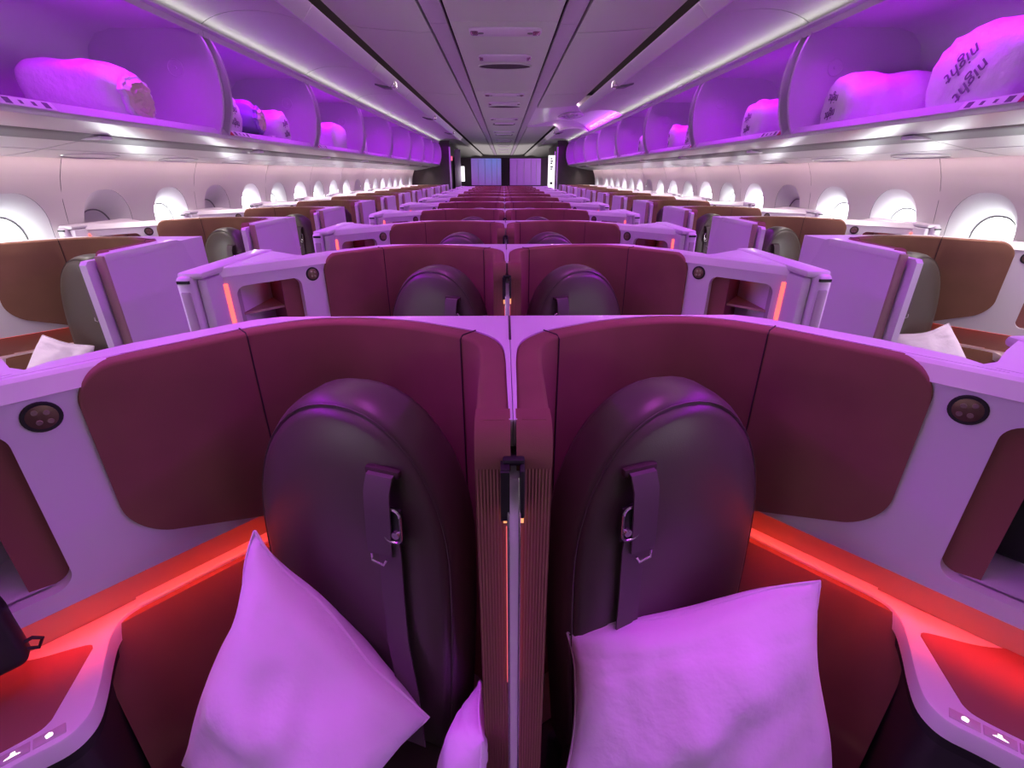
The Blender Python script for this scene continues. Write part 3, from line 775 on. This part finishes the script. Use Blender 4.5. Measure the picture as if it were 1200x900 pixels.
# ------------------------------------------------------------------ sidewalls and windows
def wall_x(z):
    pts = [(0, 2.42), (.35, 2.50), (.7, 2.56), (1.0, 2.585), (1.2, 2.585), (1.4, 2.565), (1.52, 2.53), (1.61, 2.485), (1.70, 2.48)]
    for (z0, x0), (z1, x1) in zip(pts, pts[1:]):
        if z <= z1: return x0 + (x1 - x0) * (z - z0) / (z1 - z0)
    return pts[-1][1]
WP = .645; WINY0 = 2.685 - 8 * WP; NWIN = 27
HZ, HW, HH = 1.165, .41, .52
hole = roundrect(HW, HH, .18, 8)
def outer_loop():
    out = []
    for x, y in hole:
        a = math.atan2(y / HH, x / HW); c, s = math.cos(a), math.sin(a); m = max(abs(c), abs(s))
        out.append([c / m * WP / 2, s / m * .34])
    for sx in (-1, 1):
        for sy in (-1, 1):
            p = min(out, key=lambda q: (q[0] - sx * WP / 2) ** 2 + (q[1] - sy * .34) ** 2); p[0], p[1] = sx * WP / 2, sy * .34
    return [tuple(p) for p in out]
OL = outer_loop()
def make_wall(side):
    bm = bmesh.new()
    for k in range(NWIN):
        cy = WINY0 + WP * k
        def P(u, v, d=0): z = HZ + v; return (side * (wall_x(z) + d), cy + u, z)
        mid = [((a[0] + b[0]) / 2, (a[1] + b[1]) / 2) for a, b in zip(hole, OL)]
        rows = [[bm.verts.new(P(u, v)) for u, v in lp] for lp in (hole, mid, OL)]
        n = len(hole)
        for a, b in zip(rows, rows[1:]):
            for i in range(n): bm.faces.new((a[i], a[(i + 1) % n], b[(i + 1) % n], b[i]))
        # above and below the ring
        for za, zb in ((HZ + .34, 1.575), (1.575, 1.61), (1.61, 1.70), (HZ - .34, .60), (.60, .3), (.3, 0)):
            vs = [bm.verts.new((side * wall_x(z), cy + u, z)) for u, z in ((-WP / 2, za), (WP / 2, za), (WP / 2, zb), (-WP / 2, zb))]
            bm.faces.new(vs)
    bmesh.ops.remove_doubles(bm, verts=bm.verts, dist=.0005)
    o = struct(obj('wall_left' if side < 0 else 'wall_right', bm, 'wall', angle=50))
    o['label'] = 'pale pinkish cabin sidewall on the ' + ('left' if side < 0 else 'right')
    b = bmesh.new()
    for k in range(0, NWIN - 1, 2):
        y = WINY0 + WP * (k + .5) + (0 if side < 0 else -.02)
        tube(b, [(side * (wall_x(z) - .0002), y, z) for z in (.8, .95, 1.1, 1.25, 1.4, 1.5, 1.56, 1.61)], .0016, 5)
    struct(obj('panel_joint', b, 'slot', o))
    return o
wl, wr = make_wall(-1), make_wall(1)
gl = roundrect(.27, .37, .125, 8)
wn = 0
for side in (-1, 1):
    for k in range(NWIN):
        cy = WINY0 + WP * k; wn += 1
        root = bpy.data.objects.new(f'window_{wn}', None); COL.objects.link(root)
        root.location = (side * 2.585, cy, HZ); struct(root)
        root['label'] = 'cabin window on the ' + ('left' if side < 0 else 'right')
        b = bmesh.new(); loops = []
        for t in (0, .15, .5, .85, 1):
            e = t ** .7
            loops.append([(side * ((wall_x(HZ + v0) - 2.585) * (1 - t) + .095 * t + .002), u0 * (1 - e) + u1 * e, v0 * (1 - e) + (v1 - .045) * e) for (u0, v0), (u1, v1) in zip(hole, gl)])
        loft(b, loops, cap=False)
        fr = struct(obj('reveal', b, 'reveal', root, angle=50))
        b = bmesh.new(); tube(b, [(side * .094, u, v - .045) for u, v in gl + gl[:1]], .005, 6)
        struct(obj('gasket', b, 'slot', root))
        b = bmesh.new(); loft(b, [[(side * x, u * 1.02, (v) * 1.02 - .045) for u, v in gl] for x in (.097, .105)])
        shut = (side < 0 and k == 9) or (k % 7 == 4 and k > 9)
        struct(obj('pane', b, 'shade' if shut else 'pane', root))

# ------------------------------------------------------------------ floor, ceiling, trims
fl = struct(obj('floor', BX(-2.5, 2.5, -3, 30, -.05, 0), 'floor')); fl['label'] = 'dark cabin carpet'
CL0, CLP, NCL = -1.88, 2.9, 11
ceil = struct(obj('ceiling', BX(-2.6, 2.6, -3, 31, 2.62, 2.66), 'darkgap')); ceil['label'] = 'dark void above the ceiling panels'
for k in range(NCL):
    y0, y1 = CL0 + CLP * k - .12, CL0 + CLP * (k + 1) - .128
    b = bmesh.new(); box(b, -.356, .356, y0, y1, 2.42, 2.45, bev=.008)
    struct(obj('ceiling_panel', b, 'ceil'))
    for s in (-1, 1):
        b = yprism(bmesh.new(), [(s * x, z) for x, z in [(.372, 2.414), (.385, 2.410), (.475, 2.412), (.488, 2.417), (.488, 2.45), (.372, 2.45)]], y0, y1)
        struct(obj('ceiling_strip', b, 'strip'))
        ya, yb = y0 + .25, y1 + .25
        if s > 0 and ya < 11.2 and yb > 8.4:
            if ya < 8.3: yb = 8.28
            elif yb > 11.6: ya = 11.62
            else: continue
        pr = [(.508, 2.418), (.60, 2.421), (.80, 2.430), (1.0, 2.445), (1.085, 2.456), (1.092, 2.466), (1.09, 2.49), (.508, 2.45)]
        b = yprism(bmesh.new(), [(s * x, z) for x, z in pr], ya, yb - .006)
        struct(obj('ceiling_panel', b, 'ceil', angle=20))
for s in (-1, 1):
    b = yprism(bmesh.new(), [(s * x, z) for x, z in [(1.092, 2.495), (1.128, 2.495), (1.128, 2.515), (1.092, 2.515)]], -1.4, 8.2 if s > 0 else 30)
    struct(obj('trim_1' if s < 0 else 'trim_2', b, 'strip'))
# ceiling panels past the last bins run on over the rear doors
for s in (-1, 1):
    b = yprism(bmesh.new(), [(s * x, z) for x, z in [(1.205, 2.352), (1.34, 2.384), (1.48, 2.398), (1.62, 2.392), (1.82, 2.33), (2.5, 2.33), (2.5, 2.36), (1.6, 2.43), (1.135, 2.43), (1.135, 2.418)]], 14.96, 30)
    struct(obj('ceiling_panel', b, 'ceil', angle=30))
# lit cove on the right where two bin doors are missing
cov = [(.50, 2.452), (.70, 2.475), (.95, 2.52), (1.2, 2.555), (1.45, 2.55), (1.65, 2.49), (1.80, 2.395), (1.84, 2.335)]
cov = [(p.x, p.y) for p in catmull(cov, 4)]
b = yprism(bmesh.new(), cov + [(x, z + .02) for x, z in cov[::-1]], 8.2, 11.7)
struct(obj('ceiling_cove', b, 'cap', angle=40))
for y in (8.25, 11.6):
    b = yprism(bmesh.new(), [(.51, 2.425), (.8, 2.437), (1.09, 2.46), (1.13, 2.43), (1.2, 2.36), (1.4, 2.39), (1.62, 2.395), (1.8, 2.34)] + [(x, z + .01) for x, z in cov[::-1]], y, y + .02)
    struct(obj('trim_3' if y < 9 else 'trim_4', b, 'cap', angle=40))
em = empty('oval_emblem', (1.30, 10.6, 2.555), 0, 'oval relief plaque on the violet-lit cove above the right bins', 'emblem')
b = bmesh.new(); pts = [(.23 * math.cos(2 * PI * k / 32), .52 * math.sin(2 * PI * k / 32), -.012) for k in range(33)]
tube(b, pts, .016, 6); obj('rim', b, 'strip', em)
for k, (px, py, rx, ry) in enumerate(((-.10, -.22, .05, .10), (.02, -.28, .04, .08), (.10, -.10, .05, .09), (-.02, .05, .05, .10), (-.11, .18, .04, .08), (.08, .24, .05, .10))):
    b = bmesh.new(); tube(b, [(px + rx * math.cos(2 * PI * q / 14), py + ry * math.sin(2 * PI * q / 14), -.014) for q in range(15)], .010, 5); obj('petal', b, 'strip', em)

# ceiling lights and air slots down the middle
def make_cl():
    r = empty('ceiling_light')
    b = bmesh.new(); loops = []
    for z, k in ((0, 1), (-.008, 1), (-.014, .9)): loops.append([(x * (1 if k == 1 else .985), y * k, z) for x, y in roundrect(.50, .19, .05, 6)])
    loft(b, loops); obj('housing', b, 'cap', r)
    for s in (-1, 1):
        b = disc(bmesh.new(), (s * .172, 0, -.013), (0, 0, -1), .022, .004, 16); obj('spot', b, 'slot', r)
        b = bmesh.new(); loft(b, [[(s * .215 + x * k, y * k, z) for x, y in roundrect(.06, .12, .02, 4)] for z, k in ((-.012, 1), (-.020, .7))]); obj('clip', b, 'metal', r)
    return r
def make_vent():
    r = empty('air_slot')
    b = bmesh.new(); loft(b, [[(.235 * math.cos(2 * PI * k / 40), .125 * math.sin(2 * PI * k / 40), z) for k in range(40)] for z in (0, -.004)]); obj('slot', b, 'darkgap', r)
    b = bmesh.new(); tube(b, [(.24 * math.cos(2 * PI * k / 40), .13 * math.sin(2 * PI * k / 40), -.003) for k in range(41)], .007, 6); obj('surround', b, 'ceil', r)
    b = bmesh.new()
    loft(b, [[(x * k, -.36 + y * k, z) for x, y in roundrect(.44, .22, .06, 6)] for z, k in ((0, 1), (-.010, 1), (-.015, .92))]); obj('hood', b, 'cap', r)
    for s in (-1, 1):
        b = bmesh.new(); loft(b, [[(s * .20 + x * k, -.37 + y * k, z) for x, y in roundrect(.04, .12, .015, 4)] for z, k in ((-.013, 1), (-.022, .7))]); obj('clip', b, 'metal', r)
    return r
cl, av = make_cl(), make_vent()
cls = [cl] + [copy_tree(cl) for _ in range(7)]; avs = [av] + [copy_tree(av) for _ in range(7)]
for k in range(8):
    cls[k].location = (.01, 4.0 + CLP * k, 2.419); avs[k].location = (.01, 5.18 + CLP * k, 2.419)
    tag(cls[k], f'long white light bar across the middle ceiling panel, {ORD[k]} one along the cabin', 'ceiling light', 'ceiling light bars')
    tag(avs[k], f'dark oval air slot in the middle of the ceiling, {ORD[k]} one along the cabin', 'air vent', 'ceiling air slots')
# small white clip on the right bin rail
b = bmesh.new(); box(b, 1.775, 1.80, 5.55, 5.68, 2.30, 2.335, bev=.008)
tag(obj('rail_clip', b, 'cap'), 'small white clip on the top rail of the right bins', 'clip')

# ------------------------------------------------------------------ rear of the cabin
for s in (-1, 1):
    b = bmesh.new(); box(b, s * 1.52 if s > 0 else -2.62, 2.62 if s > 0 else -1.52, 14.97, 15.05, 0, 2.36)
    o = struct(obj('wall_rear_left' if s < 0 else 'wall_rear_right', b, 'bulk')); o['label'] = 'dark brown bulkhead closing the window seats'
    b = bmesh.new(); box(b, min(s * 1.50, s * 1.54), max(s * 1.50, s * 1.54), 14.93, 15.06, 0, 2.2, bev=.008)
    struct(obj('trim_5' if s < 0 else 'trim_6', b, 'white'))
    # entry side panels past the bulkhead
    b = bmesh.new(); box(b, min(s * 1.62, s * 1.70), max(s * 1.62, s * 1.70), 15.3, 19.0, 0, 2.33)
    struct(obj('door_1' if s < 0 else 'door_2', b, 'bulk'))
b = bmesh.new(); box(b, -1.55, -1.36, 16.6, 16.72, 0, 2.2, bev=.01); struct(obj('trim_7', b, 'white'))
b = bmesh.new(); box(b, -1.345, -1.24, 16.5, 16.6, 1.28, 1.72, bev=.01); struct(obj('lit_panel', b, 'glow'))  # lighted porthole of the left rear door, drawn as a glowing panel
b = bmesh.new(); box(b, 1.38, 1.58, 16.2, 16.3, 0, 2.02, bev=.01); wp = tag(obj('notice_panel', b, 'glow'), 'tall bright white notice panel by the right rear doorway', 'panel')
for k, z in enumerate((1.93, 1.86, 1.80, 1.70, 1.64, 1.22)):
    b = bmesh.new(); box(b, 1.44, 1.50 + .02 * (k % 2), 16.196, 16.201, z - .02, z + (.05 if k == 5 else .018)); obj('mark', b, 'print', wp)
b = bmesh.new(); box(b, 1.62, 1.74, 16.6, 16.7, .5, 2.15); struct(obj('trim_8', b, 'ledv'))
sg = empty('exit_sign', (-1.58, 15.6, 1.86), 0, 'small lit red sign beside the left rear doorway', 'sign')
b = bmesh.new(); box(b, -.07, .07, -.02, .02, 0, .12, bev=.008); obj('body', b, 'exit', sg)
b = bmesh.new(); box(b, -.076, .076, -.012, .026, -.006, .126, bev=.006); obj('casing', b, 'dark', sg)
aft = struct(obj('wall_rear', BX(-1.78, 1.78, 17.0, 17.1, 0, 1.975), 'bulk')); aft['label'] = 'dark partition at the far end of the cabin'
for nm, x0, x1 in (('left', -1.05, -.085), ('right', .20, 1.20)):
    r = empty('backlit_screen', ((x0 + x1) / 2, 16.99, 0), 0, f'{"blue-violet" if nm == "left" else "plain violet"} glowing glass screen on the far partition, {nm} of the middle post', 'screen', 'glowing screens on the far partition')
    w = (x1 - x0) / 2
    b = bmesh.new(); box(b, -w, w, -.03, 0, 1.16, 1.955, bev=.01); obj('glass', b, 'backlit' if nm == 'left' else 'backlit_violet', r)
    b = bmesh.new()
    for q in (-.55, -.1, .35, .7): box(b, w * q, w * q + .012, -.0305, -.030, 1.18, 1.94)
    obj('curtain_folds', b, 'strip', r)
struct(obj('wall_end', BX(-2.6, 2.6, 30, 30.1, 0, 2.66), 'cubby'))
struct(obj('wall_front', BX(-2.6, 2.6, -3.1, -3, 0, 2.66), 'cubby'))

# ------------------------------------------------------------------ lights
def area_light(name, loc, rot, sx, sy, power, col, spread=PI):
    l = bpy.data.lights.new(name, 'AREA'); l.shape = 'RECTANGLE'; l.size = sx; l.size_y = sy; l.energy = power; l.color = col; l.spread = spread
    o = bpy.data.objects.new(name, l); COL.objects.link(o); o.location = loc; o.rotation_euler = rot
    return o
VIO = (.55, .0012, 1.0)
LV, LB_, LW, LP_, LC, LG, LR, LS, LU = 66, 82, 12, 22, 10, 17, 60, 42, 3.4
for s in (-1, 1):
    # violet mood light on the top rail of the bins, aimed at the seats
    area_light('bin_mood_light', (s * 1.786, 6.8, 2.293), (0, math.radians(s * 41), 0), .010, 16.2, LV, VIO, math.radians(84))
    # its back row lights the inside of the bins
    for k in range(-1, 8):
        area_light('bin_inner_light', (s * 1.845, (1.93 if s < 0 else 1.85) + BINP * k + .75, 2.2915), (0, math.radians(s * -8), 0), .030, 1.14, LB_ * 1.14 / 16.2, VIO, math.radians(120))
    # white wash from the top of the sidewall
    area_light('sidewall_wash_light', (s * 2.43, 6.8, 1.592), (0, math.radians(s * -20), 0), .02, 16.2, LW, (1, .66, .68))
    # soft pinkish aisle light from the slit beside the bin doors
    area_light('ceiling_wash_light', (s * 1.110, 6.8, 2.488), (0, 0, 0), .014, 16.2, LP_, (1, .72, .80))
    # white fill strip added under the bins to brighten the window seats
    area_light('seat_fill_light', (s * 2.14, 7.2, 1.640), (0, 0, 0), .012, 15.4, LS, (1, .90, .86), math.radians(110))
    # pale cove light on the rail, washing up over the open doors and the ceiling
    area_light('ceiling_cove_light', (s * 1.764, 6.8, 2.3125), (0, math.radians(s * 156), 0), .010, 16.2, LU, (1, .93, .95))
    # narrow violet downlight in the groove between the ceiling panels
    area_light('ceiling_groove_light', (s * .364, 6.8, 2.4185), (0, 0, 0), .010, 16.2, LG, (.85, .10, .95), math.radians(44))
# red edge lamps under the side wall, shining down the side panel (near rows)
for s in (-1, 1):
    for ox, oy in ((0, Y0),):
        for r in range(2):
            c = straight(.27, .011)
            o = area_light('edge_lamp', (ox + (c.x if s < 0 else -c.x), oy + PITCH * r + c.y, .8385), (0, 0, math.atan2(D.y, D.x if s < 0 else -D.x)), .54, .007, .36, (1, .05, .03), math.radians(100))
# cove light where the doors are missing
area_light('cove_light', (1.78, 9.95, 2.36), (0, math.radians(205), 0), .02, 3.1, LC, VIO)
# unseen uplight panel added behind the far partition to brighten the rear ceiling
area_light('rear_fill_light', (0, 23.5, 1.9), (PI, 0, 0), 3.0, 10, LR, (1, .8, .95))

w = bpy.data.worlds.new('world'); SC.world = w; w.use_nodes = True
w.node_tree.nodes['Background'].inputs['Color'].default_value = (.6, .55, .65, 1)
w.node_tree.nodes['Background'].inputs['Strength'].default_value = .05

# ------------------------------------------------------------------ camera
F = 560.0
pitch = math.atan((450 - 203) / F); yaw = math.atan(10 / F * math.cos(pitch))
cam = bpy.data.cameras.new('camera'); cam.sensor_width = 36; cam.sensor_fit = 'HORIZONTAL'; cam.lens = F / 1200 * 36; cam.clip_start = .01
co = bpy.data.objects.new('camera', cam); COL.objects.link(co)
co.location = (-.01, 0, 1.52); co.rotation_euler = (PI / 2 - pitch, 0, -yaw)
SC.camera = co
SC.view_settings.view_transform = 'Standard'; SC.view_settings.look = 'None'; SC.view_settings.gamma = 1
SC.view_settings.exposure = 0; SC.view_settings.use_curve_mapping = False
SC.cycles.use_denoising = True
SC.cycles.max_bounces = 8; SC.cycles.diffuse_bounces = 5; SC.cycles.sample_clamp_indirect = 6
SC.cycles.use_adaptive_sampling = True
